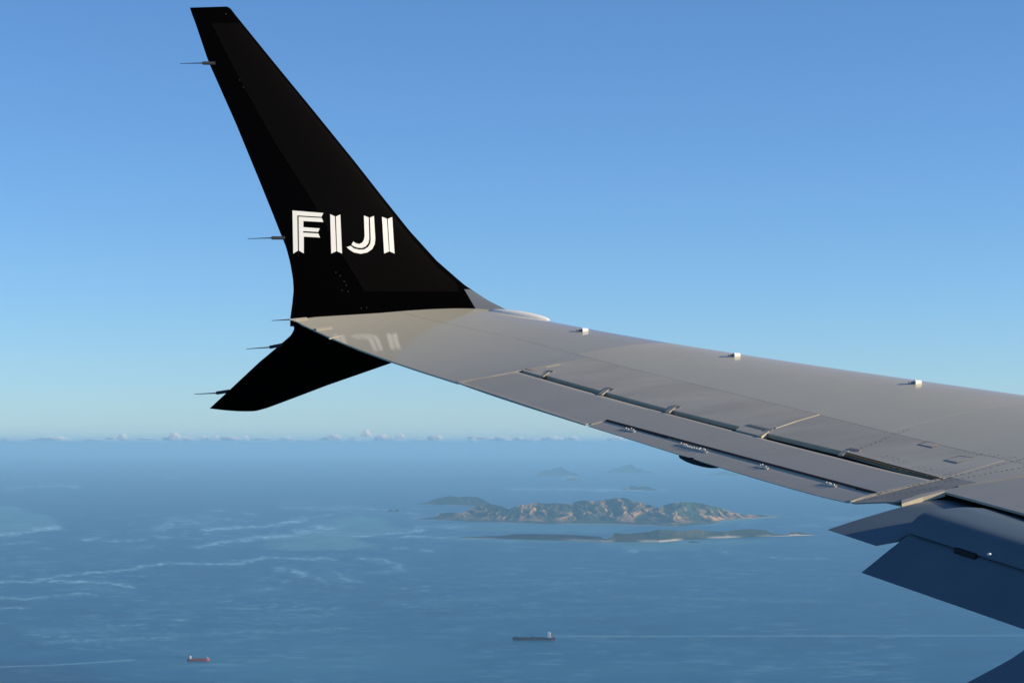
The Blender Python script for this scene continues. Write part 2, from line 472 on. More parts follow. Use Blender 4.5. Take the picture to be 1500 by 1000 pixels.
# access panels
for q in ([(1344,651),(1358,646),(1379,651),(1366,656)], [(1382,674),(1406,667),(1427,670),(1402,679)]):
    fr = plate('access_panel', q, M['mark'], off=0.0015, back=0.001)
    c = np.mean(q, axis=0); plate('cover', [tuple(c+(np.array(a)-c)*np.array([.86, .70])) for a in q], M['grey'], off=0.0025, parent=fr)
# fasteners: rows of rivets near the flap root of the panel
rng = np.random.default_rng(4)
V, Fc = [], []
def rivet(u, v, r=0.006):
    h = hit(u, v)
    if h is None: return
    p, n_ = h; a = np.cross(n_, [1, 0, 0]); a /= np.linalg.norm(a); b = np.cross(n_, a); i0 = len(V)
    for k in range(6):
        t = k*math.pi/3; V.append(p+n_*0.0035+(a*math.cos(t)+b*math.sin(t))*r)
    Fc.append(tuple(range(i0, i0+6)))
for (a, b, n_) in (((1262,657),(1330,630),11), ((1290,722),(1395,698),14), ((1275,731),(1380,712),13), ((1330,716),(1500,672),18),
                   ((1385,705),(1500,684),15), ((1300,668),(1330,678),5), ((1345,684),(1400,694),7), ((1400,660),(1500,672),9), ((1300,684),(1376,700),9)):
    for t in np.linspace(0, 1, n_):
        rivet(a[0]+(b[0]-a[0])*t+rng.normal(0, .7), a[1]+(b[1]-a[1])*t+rng.normal(0, .5), 0.004+0.003*rng.random())
prop(wobj('rivets', V, Fc, M['mark'], recalc=False), kind='stuff')
# end face of the fixed trailing panel and the little cavity beside it
plate('end_rib', [(1321,733.5),(1350,724.5),(1381,718),(1384,720.5),(1352,729),(1321,739)], M['seal'], off=0.006, back=0.03)

# fairing bulging below the tab (dark)
def blob(name, ctr, ax, ay, az, m, parent=wing, seg=16, pw=1.0):
    V, f = [], []
    for i in range(seg//2+1):
        ph = math.pi*i/(seg//2)
        for j in range(seg):
            t = 2*math.pi*j/seg
            V.append(ctr+ax*(-math.cos(ph))+ay*(math.sin(ph)**pw*math.cos(t))+az*(math.sin(ph)**pw*math.sin(t)))
    for i in range(seg//2):
        for j in range(seg): f.append((i*seg+j, i*seg+(j+1) % seg, (i+1)*seg+(j+1) % seg, (i+1)*seg+j))
    return wobj(name, V, f, m, parent, smooth=True)
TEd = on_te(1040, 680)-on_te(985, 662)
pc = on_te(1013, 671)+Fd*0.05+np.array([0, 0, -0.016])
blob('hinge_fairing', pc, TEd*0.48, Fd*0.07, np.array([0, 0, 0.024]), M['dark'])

# ------------------------------------------------------------------ winglets
zj = 0.95
def s_up(z): return 15.74+0.16*(1-math.exp(-max(z-zj, 0)/.25))+0.10*max(z-zj, 0)
def s_dn(z): return 15.76+0.55*max(0.93-z, 0)
def on_sheet(u, v, fn): return solve(u, v, lambda p: p@O-fn(p[2]))
up_te = [(278,10),(305,90),(345,180),(380,265),(399,312),(410,340),(419,362),(425,385),(429,408),(430,425),(428,445),(425,467),(425,480)]
up_le = [(333,10),(338,13),(344,21),(400,90),(460,163),(520,237),(560,288),(600,338),(640,382),(680,417),(715,440),(745,455),(765,462),(800,480)]
te_u = lambda v: np.interp(v, [p[1] for p in up_te], [p[0] for p in up_te])
le_u = lambda v: np.interp(v, [p[1] for p in up_le], [p[0] for p in up_le])
vrows = [10,11.5,13.5,17,22]+list(np.linspace(32,300,22))+list(np.linspace(310,418,16))+[424]+list(np.linspace(428,478,14))
tip_top = {10: 0.0}
K1, K2 = 10, 26
def af(t):                                   # t from LE 0 to TE 1
    return bump(t)
inner, outer = [], []
for v in vrows:
    vt = v
    ut, ul = float(te_u(v)), float(le_u(v))
    ub = 678+(v-424)*0.52 if v >= 424 else 678-(424-v)*1.9
    ub = max(min(ub, ul-2), ut+(ul-ut)*0.55)
    tt = np.concatenate([np.linspace(0, 1, K1)**1.8*((ul-ub)/(ul-ut)), (ul-ub)/(ul-ut)+np.linspace(0, 1, K2)[1:]*(1-(ul-ub)/(ul-ut))])
    mid = np.array([on_sheet(ul+(ut-ul)*t, v+(1.5*t if v < 30 else 0), s_up) for t in tt])
    ch = np.linalg.norm(mid[0]-mid[-1]); half = 0.040*ch*(0.35 if v <= 10 else 1)
    b_ = af(tt)[:, None]*half
    inner.append(mid-O*b_); outer.append(mid+O*b_)
nr, kc = len(vrows), K1+K2-1
inner, outer = np.array(inner), np.array(outer)
def winglet_part(name, i0, i1, j0, j1, m, parent=wing):
    a = inner[i0:i1, j0:j1]; b = outer[i0:i1, j0:j1]; n_, k_ = a.shape[:2]
    V = np.concatenate([a.reshape(-1, 3), b.reshape(-1, 3)]); B = n_*k_
    f = grid_faces(n_, k_)+grid_faces(n_, k_, B, True)
    f += [(j, j+1, B+j+1, B+j) for j in range(k_-1)]+[((n_-1)*k_+j, (n_-1)*k_+j+1, B+(n_-1)*k_+j+1, B+(n_-1)*k_+j) for j in range(k_-1)]
    f += [(i*k_, (i+1)*k_, B+(i+1)*k_, B+i*k_) for i in range(n_-1)]+[(i*k_+k_-1, (i+1)*k_+k_-1, B+(i+1)*k_+k_-1, B+i*k_+k_-1) for i in range(n_-1)]
    o = wobj(name, V, f, m, parent, smooth=True)
    bm = bmesh.new(); bm.from_mesh(o.data); bmesh.ops.remove_doubles(bm, verts=bm.verts, dist=1e-5)
    bmesh.ops.recalc_face_normals(bm, faces=bm.faces)
    for e in bm.edges:
        if len(e.link_faces) == 2 and e.calc_face_angle(0) > 0.8: e.smooth = False
    bm.to_mesh(o.data); bm.free(); return o
i24 = vrows.index(424)
wl_up = winglet_part('upper_winglet', 0, i24+1, 0, kc, M['black'])
base_b = winglet_part('winglet_base', i24, nr, K1-1, kc, M['black'])
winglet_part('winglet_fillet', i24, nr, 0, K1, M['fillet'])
wtree = BVHTree.FromPolygons([tuple(p) for p in inner.reshape(-1, 3)], grid_faces(nr, kc))

dn_te = [(425,466),(429,474),(431,482),(426,491),(410,505),(380,530),(335,572),(307,598)]
dn_le = [(745,462),(700,481),(650,501),(575,531),(480,564),(430,583),(391,597.5),(378,601)]
rows_i, rows_o = [], []
def resample(p, n_, ease=1.0):
    p = np.array(p, float); d = np.r_[0, np.cumsum(np.hypot(*np.diff(p, axis=0).T))]; t = np.linspace(0, 1, n_)**ease*d[-1]
    return np.c_[np.interp(t, d, p[:, 0]), np.interp(t, d, p[:, 1])]
A, B = resample(dn_te, 60), resample(dn_le, 60)
tt = np.r_[np.linspace(0, .3, 8)**1.0, np.linspace(.3, 1, 10)[1:]]
for a, b in zip(A, B):
    mid = np.array([on_sheet(b[0]+(a[0]-b[0])*t, b[1]+(a[1]-b[1])*t+(1.2*math.sin(math.pi*t) if b[0] < 395 else 0), s_dn) for t in tt])
    half = 0.035*np.linalg.norm(mid[0]-mid[-1]); nn = np.cross(mid[-1]-mid[0], on_sheet(b[0]-5, b[1]+5, s_dn)-mid[0]); nn /= np.linalg.norm(nn)
    rows_i.append(mid+nn*af(tt)[:, None]*half); rows_o.append(mid-nn*af(tt)[:, None]*half)
keep_i, keep_o = inner, outer
inner, outer = np.array(rows_i), np.array(rows_o)
winglet_part('lower_winglet', 0, 60, 0, len(tt), M['black'])
inner, outer = keep_i, keep_o

# lettering on the inboard face, each letter of two parallel bands
def Z(p): return [(340+x/5, 280+y/5) for x, y in p]
letters = [
 [[(441,143),(667,161),(653,190),(476,179),(481,437),(447,458)],
  [(486,188),(655,198),(668,228),(521,220),(521,265),(641,274),(629,300),(519,294),(519,305),(630,311),(643,341),(524,334),(524,457),(489,437)]],
 [[(717,170),(751,186),(762,441),(725,458)], [(759,187),(791,172),(804,458),(768,442)]],
 [[(964,180),(999,194),(1003,350),(998,380),(980,405),(950,418),(915,415),(890,405),(873,393),(886,370),(905,383),(930,388),(952,378),(965,355),(969,330)],
  [(1008,195),(1037,183),(1047,350),(1043,390),(1025,425),(990,450),(940,460),(890,450),(858,430),(837,411),(868,402),(890,420),(930,430),(965,428),(995,410),(1010,385),(1014,350)]],
 [[(1096,190),(1131,204),(1148,443),(1112,458)], [(1139,205),(1170,192),(1188,458),(1153,443)]]]
for L_ in letters:
    base = None
    for q in L_:
        o = plate('letter' if base is None else 'letter_band', Z(q), M['white'], off=0.006, tree=wtree, parent=base or wing, step=4)
        base = base or o

M['black_sheen'] = mat('gloss_black_sheen', (0.0034, 0.0028, 0.0023), 0.3, 0.03)  # lighter black: the winglet's front sheen put into the base colour
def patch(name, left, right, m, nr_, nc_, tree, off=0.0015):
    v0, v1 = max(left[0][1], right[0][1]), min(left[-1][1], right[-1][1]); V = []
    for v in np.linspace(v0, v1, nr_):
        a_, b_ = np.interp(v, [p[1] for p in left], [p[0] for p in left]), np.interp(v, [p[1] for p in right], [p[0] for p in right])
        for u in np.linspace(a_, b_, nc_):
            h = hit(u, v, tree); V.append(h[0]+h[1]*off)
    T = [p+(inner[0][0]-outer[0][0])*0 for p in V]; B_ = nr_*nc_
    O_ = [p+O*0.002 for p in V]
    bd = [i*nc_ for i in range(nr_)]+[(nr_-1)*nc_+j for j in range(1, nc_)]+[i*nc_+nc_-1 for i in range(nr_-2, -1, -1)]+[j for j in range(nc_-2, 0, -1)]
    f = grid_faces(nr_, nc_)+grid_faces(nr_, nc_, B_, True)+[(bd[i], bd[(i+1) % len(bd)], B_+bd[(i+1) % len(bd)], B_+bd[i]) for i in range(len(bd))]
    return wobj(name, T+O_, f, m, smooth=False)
patch('winglet_sheen_patch', [(309,34),(350,115),(400,205),(456,292),(500,372),(534,427)], [(350,34),(400,95.5),(460,169),(520,243),(560,295),(600,346),(640,391),(668,414),(673,427)], M['black_sheen'], 80, 24, wtree)  # thin overlay painting the reflected sheen on the front of the inboard face
for u, v in ((351,117.5),(356.5,128),(331,21),(314,92.5),(498,404),(504,412),(507,418),(501,425),(510,427),(492,399),(529,451.5),(537,450.5)):
    h = hit(u, v, wtree)
    if h is None: continue
    p, n_ = h; a = np.cross(n_, [0, 0, 1]); a /= np.linalg.norm(a); b = np.cross(n_, a); q = [p+n_*.002+(a*math.cos(k*math.pi/3)+b*math.sin(k*math.pi/3))*.004 for k in range(6)]
    wobj('fastener', q+[x-n_*.004 for x in q], [tuple(range(6)), tuple(range(11, 5, -1))]+[(k, (k+1) % 6, 6+(k+1) % 6, 6+k) for k in range(6)], M['speck'])
# position light fairing at the outboard leading edge
pa, pb = on_s(716, 457.5, 15.66), on_s(804, 471, 15.42)
blob('position_light', (pa+pb)/2+np.array([0, 0, 0.010]), (pb-pa)/2, Fd*0.06, np.array([0, 0, 0.036]), M['lens'])

# static wicks
def wick(hold, rod_end, s0, tree=None, mh='wick', hw=0.013):
    a, b = on_s(*hold[0], s0), on_s(*hold[1], s0)
    h = box_along('static_wick', a, b, hw*0.8, hw, M[mh], seg=8)
    box_along('wick_rod', a, on_s(*rod_end, s0), 0.0045, 0.0045, M['wick'], parent=h, taper=0.45, seg=6)
wick([(297,92.7),(315,93)], (264,93.3), s_up(2.7))
wick([(398,348.5),(417,348.5)], (363,349.7), s_up(1.5))
wick([(424,468),(434,468.5)], (398,469.5), 15.7, mh='steel', hw=0.008)
wick([(395,508.5),(415,504.5)], (361,511), s_dn(.7))
wick([(317,575.5),(336,572.5)], (285,577), s_dn(.35))
strip('wick_base', [(430,469),(450,467)], 0.032, M['seal'], off=0.006)
strip('wick_base', [(463,483),(486,480)], 0.030, M['seal'], off=0.006)

# ------------------------------------------------------------------ flaps
sF = 10.56
V3 = np.array([-1.0, 0.302, -0.215])                     # sweep direction per metre inboard, in (s, x, z)
def sxz(p): return np.array([p@O, p@Fd, p[2]])
def P3(q): return q[0]*O+q[1]*Fd+np.array([0, 0, q[2]])
def prof_from(pxs, s0): return [sxz(on_s(u, v, s0)) for u, v in pxs]
def smooth_profile(prof):
    P_ = np.array(prof); d = np.r_[0, np.cumsum(np.linalg.norm(np.diff(P_, axis=0), axis=1))]; t = np.linspace(0, d[-1], 44)
    U = np.c_[np.interp(t, d, P_[:, 0]), np.interp(t, d, P_[:, 1]), np.interp(t, d, P_[:, 2])]
    for _ in range(8): U[1:-1] = (U[:-2]+2*U[1:-1]+U[2:])/4
    return U
def sweep(name, U, thick, L0, L1, m, n_=24):
    """profile (front to tail) swept inboard; thickness fades to the tail"""
    d = np.r_[0, np.cumsum(np.linalg.norm(np.diff(U, axis=0), axis=1))]; t = d
    tn = t/d[-1]; th_ = thick*np.interp(tn, [0, .06, .25, 1], [0.15, .7, 1, 0.03])
    Lw = U.copy(); tg = np.gradient(U, axis=0); nx, nz = tg[:, 2], -tg[:, 1]
    q = np.sqrt(nx**2+nz**2); nx, nz = nx/q, nz/q
    sgn = np.where(nz > 0, -1.0, 1.0)
    Lw[:, 1] += sgn*nx*th_; Lw[:, 2] += sgn*nz*th_
    loop = np.concatenate([U, Lw[::-1]]); k2 = len(loop)
    V = []
    for l in np.linspace(L0, L1, n_):
        for r in loop: V.append(P3(r+V3*l))
    f = grid_faces(n_, k2)+[(i*k2+k2-1, i*k2, (i+1)*k2, (i+1)*k2+k2-1) for i in range(n_-1)]+[tuple(range(k2)), tuple(range((n_-1)*k2, n_*k2))]
    o = wobj(name, V, f, m, smooth=True)
    bm = bmesh.new(); bm.from_mesh(o.data)
    for e in bm.edges:
        if len(e.link_faces) == 2 and e.calc_face_angle(0) > 0.5: e.smooth = False
    bm.to_mesh(o.data); bm.free()
    return o
pf = prof_from([(1440,742),(1405,733),(1370,731),(1335,738),(1300,748),(1260,759.5),(1213,775)], sF)
print('flap profile', np.round(pf, 3))
# where does the notch sit: (1283,799) along the swept tail edge
tail = pf[-1]
def along(u, v, q0):                                      # length L so that q0+V3*L projects nearest to (u, v)
    Ls = np.linspace(0, 5, 2001); P_ = np.array([P3(q0+V3*l) for l in Ls]); uu, vv = proj(P_)
    i = np.argmin((uu-u)**2+(vv-v)**2); return Ls[i], uu[i], vv[i]
Ln, uu, vv = along(1283, 799, tail); print('notch', Ln, uu, vv)
PFS = smooth_profile(pf)
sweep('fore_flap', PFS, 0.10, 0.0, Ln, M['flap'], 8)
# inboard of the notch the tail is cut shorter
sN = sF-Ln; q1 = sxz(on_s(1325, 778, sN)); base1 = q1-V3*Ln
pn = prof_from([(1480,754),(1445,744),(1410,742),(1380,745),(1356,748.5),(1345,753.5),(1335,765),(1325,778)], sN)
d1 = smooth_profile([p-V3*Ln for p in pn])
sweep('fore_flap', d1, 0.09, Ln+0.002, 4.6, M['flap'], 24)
sA = sN-0.02
pa_ = prof_from([(1385,752),(1355,765),(1331,783),(1300,807),(1262,838)], sA)
print('aft flap', np.round(pa_, 3), along(1500, 928, pa_[-1]))
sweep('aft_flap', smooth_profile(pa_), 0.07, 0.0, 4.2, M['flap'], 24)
# flap track bracket showing in the slot
b0 = solve(1425, 811, lambda p: p@Fd-(pa_[2][1]+0.302*(sA-p@O))-0.03)
def brick(name, c, dx, dy, dz, m, parent=wing):
    V = [c+dx*a+dy*b+dz*e for a in (-.5, .5) for b in (-.5, .5) for e in (-.5, .5)]
    return wobj(name, V, [(0,1,3,2),(4,6,7,5),(0,4,5,1),(2,3,7,6),(0,2,6,4),(1,5,7,3)], m, parent)
tb = brick('flap_track_bracket', b0, V3[0]*O*0.13+V3[1]*Fd*0.13+np.array([0,0,V3[2]*0.13]), Fd*0.10+np.array([0,0,0.02]), np.array([0, 0, 0.05]), M['dark'])
bp_ = solve(1449, 811.5, lambda p: p@Fd-(pa_[2][1]+0.302*(sA-p@O))+0.03)
blob('bolt', bp_, Fd*0.012, O*0.012, np.array([0, 0, 0.008]), M['white'], parent=tb, seg=8)
# outboard corner of the next, inboard flap: a flat drooped panel low in the corner of the view
c0 = on_s(1480, 965, 8.3); sl_ = math.tan(math.radians(38))
onp = lambda u, v: solve(u, v, lambda p: p[2]-c0[2]-(p@Fd-c0@Fd)*sl_-(p@O-8.3)*0.2, 6.0, 16.0)
q = [onp(*p) for p in ((1335,1052),(1376,1025),(1415,1000),(1448,982.5),(1480,965),(1500,951.5),(1540,925),(1600,905),(1680,960),(1680,1150),(1560,1130))]
nn = np.cross(q[1]-q[0], q[7]-q[0]); nn /= np.linalg.norm(nn); nn = nn if nn[2] > 0 else -nn
n_ = len(q); V = q+[p-nn*0.05 for p in q]
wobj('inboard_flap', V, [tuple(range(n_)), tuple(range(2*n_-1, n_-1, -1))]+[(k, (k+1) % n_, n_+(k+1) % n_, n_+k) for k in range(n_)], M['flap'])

# ------------------------------------------------------------------ sea with reefs, slicks and wakes in its colour
print('sea')
az = np.radians(np.r_[np.linspace(-180, -24, 27)[:-1], np.linspace(-24, -14.2, 22)[:-1], np.linspace(-14.2, 14.2, 1150), np.linspace(14.2, 24, 22)[1:], np.linspace(24, 180, 27)[1:]])
dist = np.r_[[0.1, 800, 2000, 3500, 5000, 6500, 7800], 1/np.linspace(1/8200, 1/60000, 560), 70000, 80000, 95000, 115000, 140000, 180000, 230000, 290000]
n_, k_ = len(dist), len(az)
X = dist[:, None]*np.sin(az)[None]; Y = dist[:, None]*np.cos(az)[None]
V = np.stack([X, Y, np.zeros_like(X)], -1).reshape(-1, 3)
idx = np.arange(n_*k_).reshape(n_, k_)
Q = np.stack([idx[:-1, :-1], idx[:-1, 1:], idx[1:, 1:], idx[1:, :-1]], -1).reshape(-1, 4)
me = bpy.data.meshes.new('sea'); me.vertices.add(len(V)); me.vertices.foreach_set('co', V.ravel())
me.loops.add(Q.size); me.loops.foreach_set('vertex_index', Q.ravel()); me.polygons.add(len(Q))
me.polygons.foreach_set('loop_start', np.arange(0, Q.size, 4)); me.update(calc_edges=True)
inside = (np.abs(az) < math.radians(16))
with np.errstate(all='ignore'):
    U_, V_ = proj(np.stack([X, Y, np.full_like(X, -ALT)], -1))
bad = (Y < 6000); U_ = np.where(bad, -9999, U_); V_ = np.where(bad, 9999, V_)
# low-frequency warp so the traced lines are ragged
rs = np.random.default_rng(11)
def vnoise(x, y, seed):
    r = np.random.default_rng(seed); T = r.random((256, 256))
    xi, yi = np.floor(x).astype(int), np.floor(y).astype(int); fx, fy = x-xi, y-yi
    fx = fx*fx*(3-2*fx); fy = fy*fy*(3-2*fy); a = lambda i, j: T[(xi+i) % 256, (yi+j) % 256]
    return (a(0, 0)*(1-fx)+a(1, 0)*fx)*(1-fy)+(a(0, 1)*(1-fx)+a(1, 1)*fx)*fy
def fbm(x, y, seed, o=4):
    s_ = 0; w = 0.5; t = 0
    for i in range(o): s_ = s_+w*vnoise(x*2**i, y*2**i, seed+i); t += w; w *= .55
    return s_/t
def dline(pts, ux, vy):
    best = np.full(ux.shape, 1e9)
    for (a, b), (c, d) in zip(pts[:-1], pts[1:]):
        L2 = (c-a)**2+(d-b)**2*6
        t = np.clip(((ux-a)*(c-a)+(vy-b)*(d-b)*6)/L2, 0, 1)
        best = np.minimum(best, np.hypot((ux-a-t*(c-a))*0.35, vy-b-t*(d-b)))
    return best
def inpoly(poly, ux, vy):
    c = np.zeros(ux.shape, bool); j = len(poly)-1
    for i in range(len(poly)):
        xi, yi = poly[i]; xj, yj = poly[j]
        c ^= ((yi > vy) != (yj > vy)) & (ux < (xj-xi)*(vy-yi)/(yj-yi+1e-9)+xi); j = i
    return c
wu = U_+(fbm(U_/23, V_/5, 1)-.5)*34; wv = V_+(fbm(U_/20, V_/4.5, 5)-.5)*6+(fbm(U_/6, V_/2, 7)-.5)*2.2
streaks = [  # points, half width, strength
 ([(10,716),(22,715),(45,713),(80,711),(112,713)],1.3,.7), ([(241,700),(251,700)],1.2,.7),
 ([(0,785),(40,779),(88,771)],1.6,.9), ([(0,798),(16,796)],1,.7), ([(28,795),(56,793)],1,.7), ([(120,789),(148,788)],1.5,.8), ([(160,792),(212,790)],1.2,.6),
 ([(232,775),(250,765),(262,759),(280,764)],2.4,.5), ([(225,784),(247,787)],1.4,.6), ([(305,748),(326,747)],1.5,.5), ([(352,750),(366,753)],1.5,.4),
 ([(305,775),(327,773),(380,771),(447,762)],1.5,.95), ([(424,758),(440,760),(487,753)],1.0,.5), ([(300,800),(353,790),(385,787),(436,782)],1.8,.95),
 ([(443,779),(455,776),(470,771),(482,774)],3,.8), ([(480,776),(511,769)],1.5,.5), ([(280,768),(303,766)],1.2,.5),
 ([(520,785),(556,783),(598,780),(607,773),(614,778)],1.1,.9), ([(596,786),(620,785),(650,787)],1.4,.7), ([(415,743),(527,744)],1.2,.35), ([(527,744),(567,748),(610,752)],1,.5), ([(612,772),(672,771)],1,.5),
 ([(300,825),(348,825),(369,821),(388,815),(433,817),(487,819)],1.2,.75), ([(412,834),(423,833),(447,842)],2.0,.7), ([(487,837),(503,844),(521,851)],1.8,.5),
 ([(527,817),(561,820),(577,827),(593,835),(572,838)],1.6,.6), ([(470,845),(478,850)],2,.5), ([(585,802),(588,802)],1.4,.6), ([(620,805),(628,805)],1.3,.6),
 ([(0,853),(10,851),(33,852)],1.4,.75), ([(45,852),(93,843),(123,839),(180,835),(207,830),(240,824),(293,826),(343,823),(370,822),(394,815)],1.1,.9),
 ([(80,850),(110,851),(160,853),(187,858)],1.5,.9), ([(0,875),(43,877),(67,875)],1.1,.6), ([(80,873),(127,868),(147,873)],1.1,.55), ([(0,889.5),(34,889.5)],.9,.7), ([(166,916),(210,914)],1,.6), ([(245,909),(268,907)],1.2,.5),
 ([(370,865),(400,862)],3,.35), ([(320,881),(345,879)],1,.5), ([(322,890),(370,890)],1,.5), ([(400,893),(500,890)],1.2,.35),
 ([(70,940),(130,937),(200,936),(250,933)],2.2,.35), ([(300,927),(400,925),(500,920)],2.0,.3), ([(0,976),(67,974),(133,970),(195,966)],.9,.42),
 ([(815,931),(950,931.5),(1100,931),(1500,930)],1.1,.34), ([(920,805),(935,807)],1.5,.55), ([(1110,697),(1126,697)],1.0,.6), ([(1135,816),(1190,818),(1215,816)],1,.45), ([(1055,807),(1067,807)],1.3,.5),
 ([(700,857),(900,852)],1.4,.22), ([(560,880),(760,876)],1.6,.2), ([(900,873),(1200,880)],1.5,.2), ([(640,905),(900,899)],1.6,.18), ([(835,699.5),(850,700)],1.1,.8), ([(750,716),(850,717),(910,718),(975,718)],1.1,.6),
 ([(190,803),(225,800)],2,.4),([(300,757),(330,760)],2.5,.3),([(120,858),(180,866)],3,.25),([(215,885),(300,880)],2.5,.25),([(50,925),(180,922)],4,.22),([(380,905),(480,900)],3,.2),
]
st = np.zeros_like(U_)
for pts, w, a in streaks:
    straight = pts[0][0] in (815, 0) and len(pts) == 4 and pts[0][1] > 930
    d = dline(pts, U_ if straight else wu, V_ if straight else wv)
    rag = 1 if straight else np.clip(fbm(U_/9, V_/2.2, 21)*2.0-.35, 0, 1.2)
    st = np.maximum(st, a*(0.62*np.exp(-(d/(w*1.15))**2)+0.26*np.exp(-(d/(w*2.6))**2))*rag) if not straight else np.maximum(st, a*np.exp(-(d/w)**2)*(0.45+0.9*fbm(U_/30, V_*0, 77)))
# patches of small crests over the reef flats and scattered wind streaks
patch = np.zeros_like(U_)
for cu, cv, ru, rv, a in ((250,775,120,22,.5),(420,775,130,18,.55),(100,855,180,25,.45),(500,835,130,22,.35),(420,890,160,30,.35),(150,930,220,26,.5),(700,870,250,40,.25),(1050,850,300,60,.18)):
    patch += a*np.exp(-((U_-cu)/ru)**2-((V_-cv)/rv)**2)
crest = np.clip((fbm(U_/16, V_/1.6, 31)-.56)*5, 0, 1)*np.clip((fbm(U_/60, V_/12, 41)-.35)*2.5, 0, 1)
mott = np.clip((fbm(U_/34, V_/3.0, 83, 5)-.52)*3.2, 0, 1)*np.clip(fbm(U_/160, V_/24, 87)*2.4-.75, 0, 1)*np.clip((V_-700)/60, 0, 1)*.26
st = np.clip(np.maximum(np.maximum(st, patch*crest*1.15), mott), 0, 1)
sh = np.zeros_like(U_)
def soft(poly, a, e=6):
    tot = 0
    for du, dv in ((0, 0), (e, 0), (-e, 0), (0, 1.2), (0, -1.2), (e*2, 0.6), (-e*2, -.6)): tot = tot+inpoly(poly, wu+du, wv+dv)
    return tot/7*a
sh = np.maximum(sh, soft([(-60,738),(20,742),(60,752),(92,766),(88,772),(50,779),(-60,790)], .85))
reef = [(x/3.75+300, y/3.75+600) for x, y in [(330,765),(370,730),(420,705),(540,690),(700,610),(780,590),(880,580),(1000,600),(1040,650),(1130,665),(960,690),(830,705),(850,725),(940,740),(930,760),(870,768),(600,772)]]
sh = np.maximum(sh, soft(reef, .75)); sh = np.maximum(sh, soft([(410,741),(530,740),(530,746),(420,746)], .4))
sh = np.maximum(sh, soft([(860,792),(1100,788),(1130,794),(1010,806),(900,803)], .5, 12)); sh = np.maximum(sh, soft([(880,793),(1040,791),(1030,800),(985,808),(930,806)], .55)); sh = np.maximum(sh, soft([(618,770),(700,778),(900,779),(950,768),(760,764)], .45))
sh = np.maximum(sh, soft([(640,787),(670,785),(880,790),(880,795),(690,793)], .6)); sh = np.maximum(sh, soft([(1080,753),(1138,753),(1120,762),(1020,772),(1000,768)], .6))
sh = np.maximum(sh, soft([(745,714),(975,715),(975,720),(790,719)], .35))
# smooth slick (paler, calmer water) and darker ruffled water
sh = sh*np.clip(.35+1.1*fbm(U_/28, V_/4, 91), 0, 1.05)
slick = np.exp(-((U_-430)/240)**2-((V_-968)/34)**2)*.9+np.exp(-((U_-1020)/260)**2-((V_-985)/22)**2)*.5
dark = 0.8/(1+np.exp(-(V_-(968+(U_/200)**2*12+(fbm(U_/40, V_/8, 51)-.5)*14))/3))*np.clip((200-U_)/90, 0, 1)
dl = dline([(195,962.5),(230,961.5),(280,962)], U_, V_); dark = np.maximum(dark, .8*np.exp(-(dl/1.6)**2))
dl = dline([(815,933.5),(1100,933.8),(1500,932.5)], U_, V_); dark = np.maximum(dark, .5*np.exp(-(dl/1.0)**2))
dark = np.maximum(dark, .35*np.clip((fbm(U_/120, V_/16, 61)-.5)*3, 0, 1))
col = np.stack([st, np.clip(sh, 0, 1), np.clip(.5+.5*slick-.5*dark, 0, 1), np.ones_like(st)], -1).reshape(-1, 4).astype(np.float32)
ca = me.attributes.new('water', 'FLOAT_COLOR', 'POINT'); ca.data.foreach_set('color', col.ravel())
m = bpy.data.materials.new('sea_water'); m.use_nodes = True; nd, lk = m.node_tree.nodes, m.node_tree.links
b = nd['Principled BSDF']; b.inputs['Roughness'].default_value = 0.35; b.inputs['IOR'].default_value = 1.33; b.inputs['Specular IOR Level'].default_value = 0.22
at = nd.new('ShaderNodeAttribute'); at.attribute_name = 'water'; sp = nd.new('ShaderNodeSeparateColor'); lk.new(at.outputs['Color'], sp.inputs[0])
def mixc(fac, a, b_):
    x = nd.new('ShaderNodeMix'); x.data_type = 'RGBA'
    if isinstance(fac, float): x.inputs[0].default_value = fac
    else: lk.new(fac, x.inputs[0])
    for i, q in ((6, a), (7, b_)):
        if isinstance(q, tuple): x.inputs[i].default_value = (*q, 1)
        else: lk.new(q, x.inputs[i])
    return x.outputs[2]
tc = nd.new('ShaderNodeTexCoord'); mp = nd.new('ShaderNodeMapping'); mp.inputs['Scale'].default_value = (1/260, 1/520, 1); lk.new(tc.outputs['Object'], mp.inputs[0])
nz = nd.new('ShaderNodeTexNoise'); nz.inputs['Scale'].default_value = 1; nz.inputs['Detail'].default_value = 6; lk.new(mp.outputs[0], nz.inputs['Vector'])
DEEP0, DEEP1, DEEP2 = (0.001, 0.072, 0.145), (0.002, 0.098, 0.188), (0.035, 0.165, 0.245)
r = nd.new('ShaderNodeMapRange'); r.inputs['From Min'].default_value = .35; r.inputs['From Max'].default_value = .65; lk.new(nz.outputs['Fac'], r.inputs['Value'])
c0 = mixc(r.outputs[0], DEEP0, DEEP1)
r2 = nd.new('ShaderNodeMapRange'); r2.inputs['From Min'].default_value = .5; r2.inputs['From Max'].default_value = 1.; lk.new(sp.outputs[2], r2.inputs['Value'])
c1 = mixc(r2.outputs[0], c0, DEEP2)
r3 = nd.new('ShaderNodeMapRange'); r3.inputs['From Min'].default_value = .5; r3.inputs['From Max'].default_value = 0.; lk.new(sp.outputs[2], r3.inputs['Value'])
c2 = mixc(r3.outputs[0], c1, (0.004, 0.040, 0.085))
c3 = mixc(sp.outputs[1], c2, (0.095, 0.27, 0.26))
c4 = mixc(sp.outputs[0], c3, (0.36, 0.62, 0.71))
lk.new(c4, b.inputs['Base Color'])

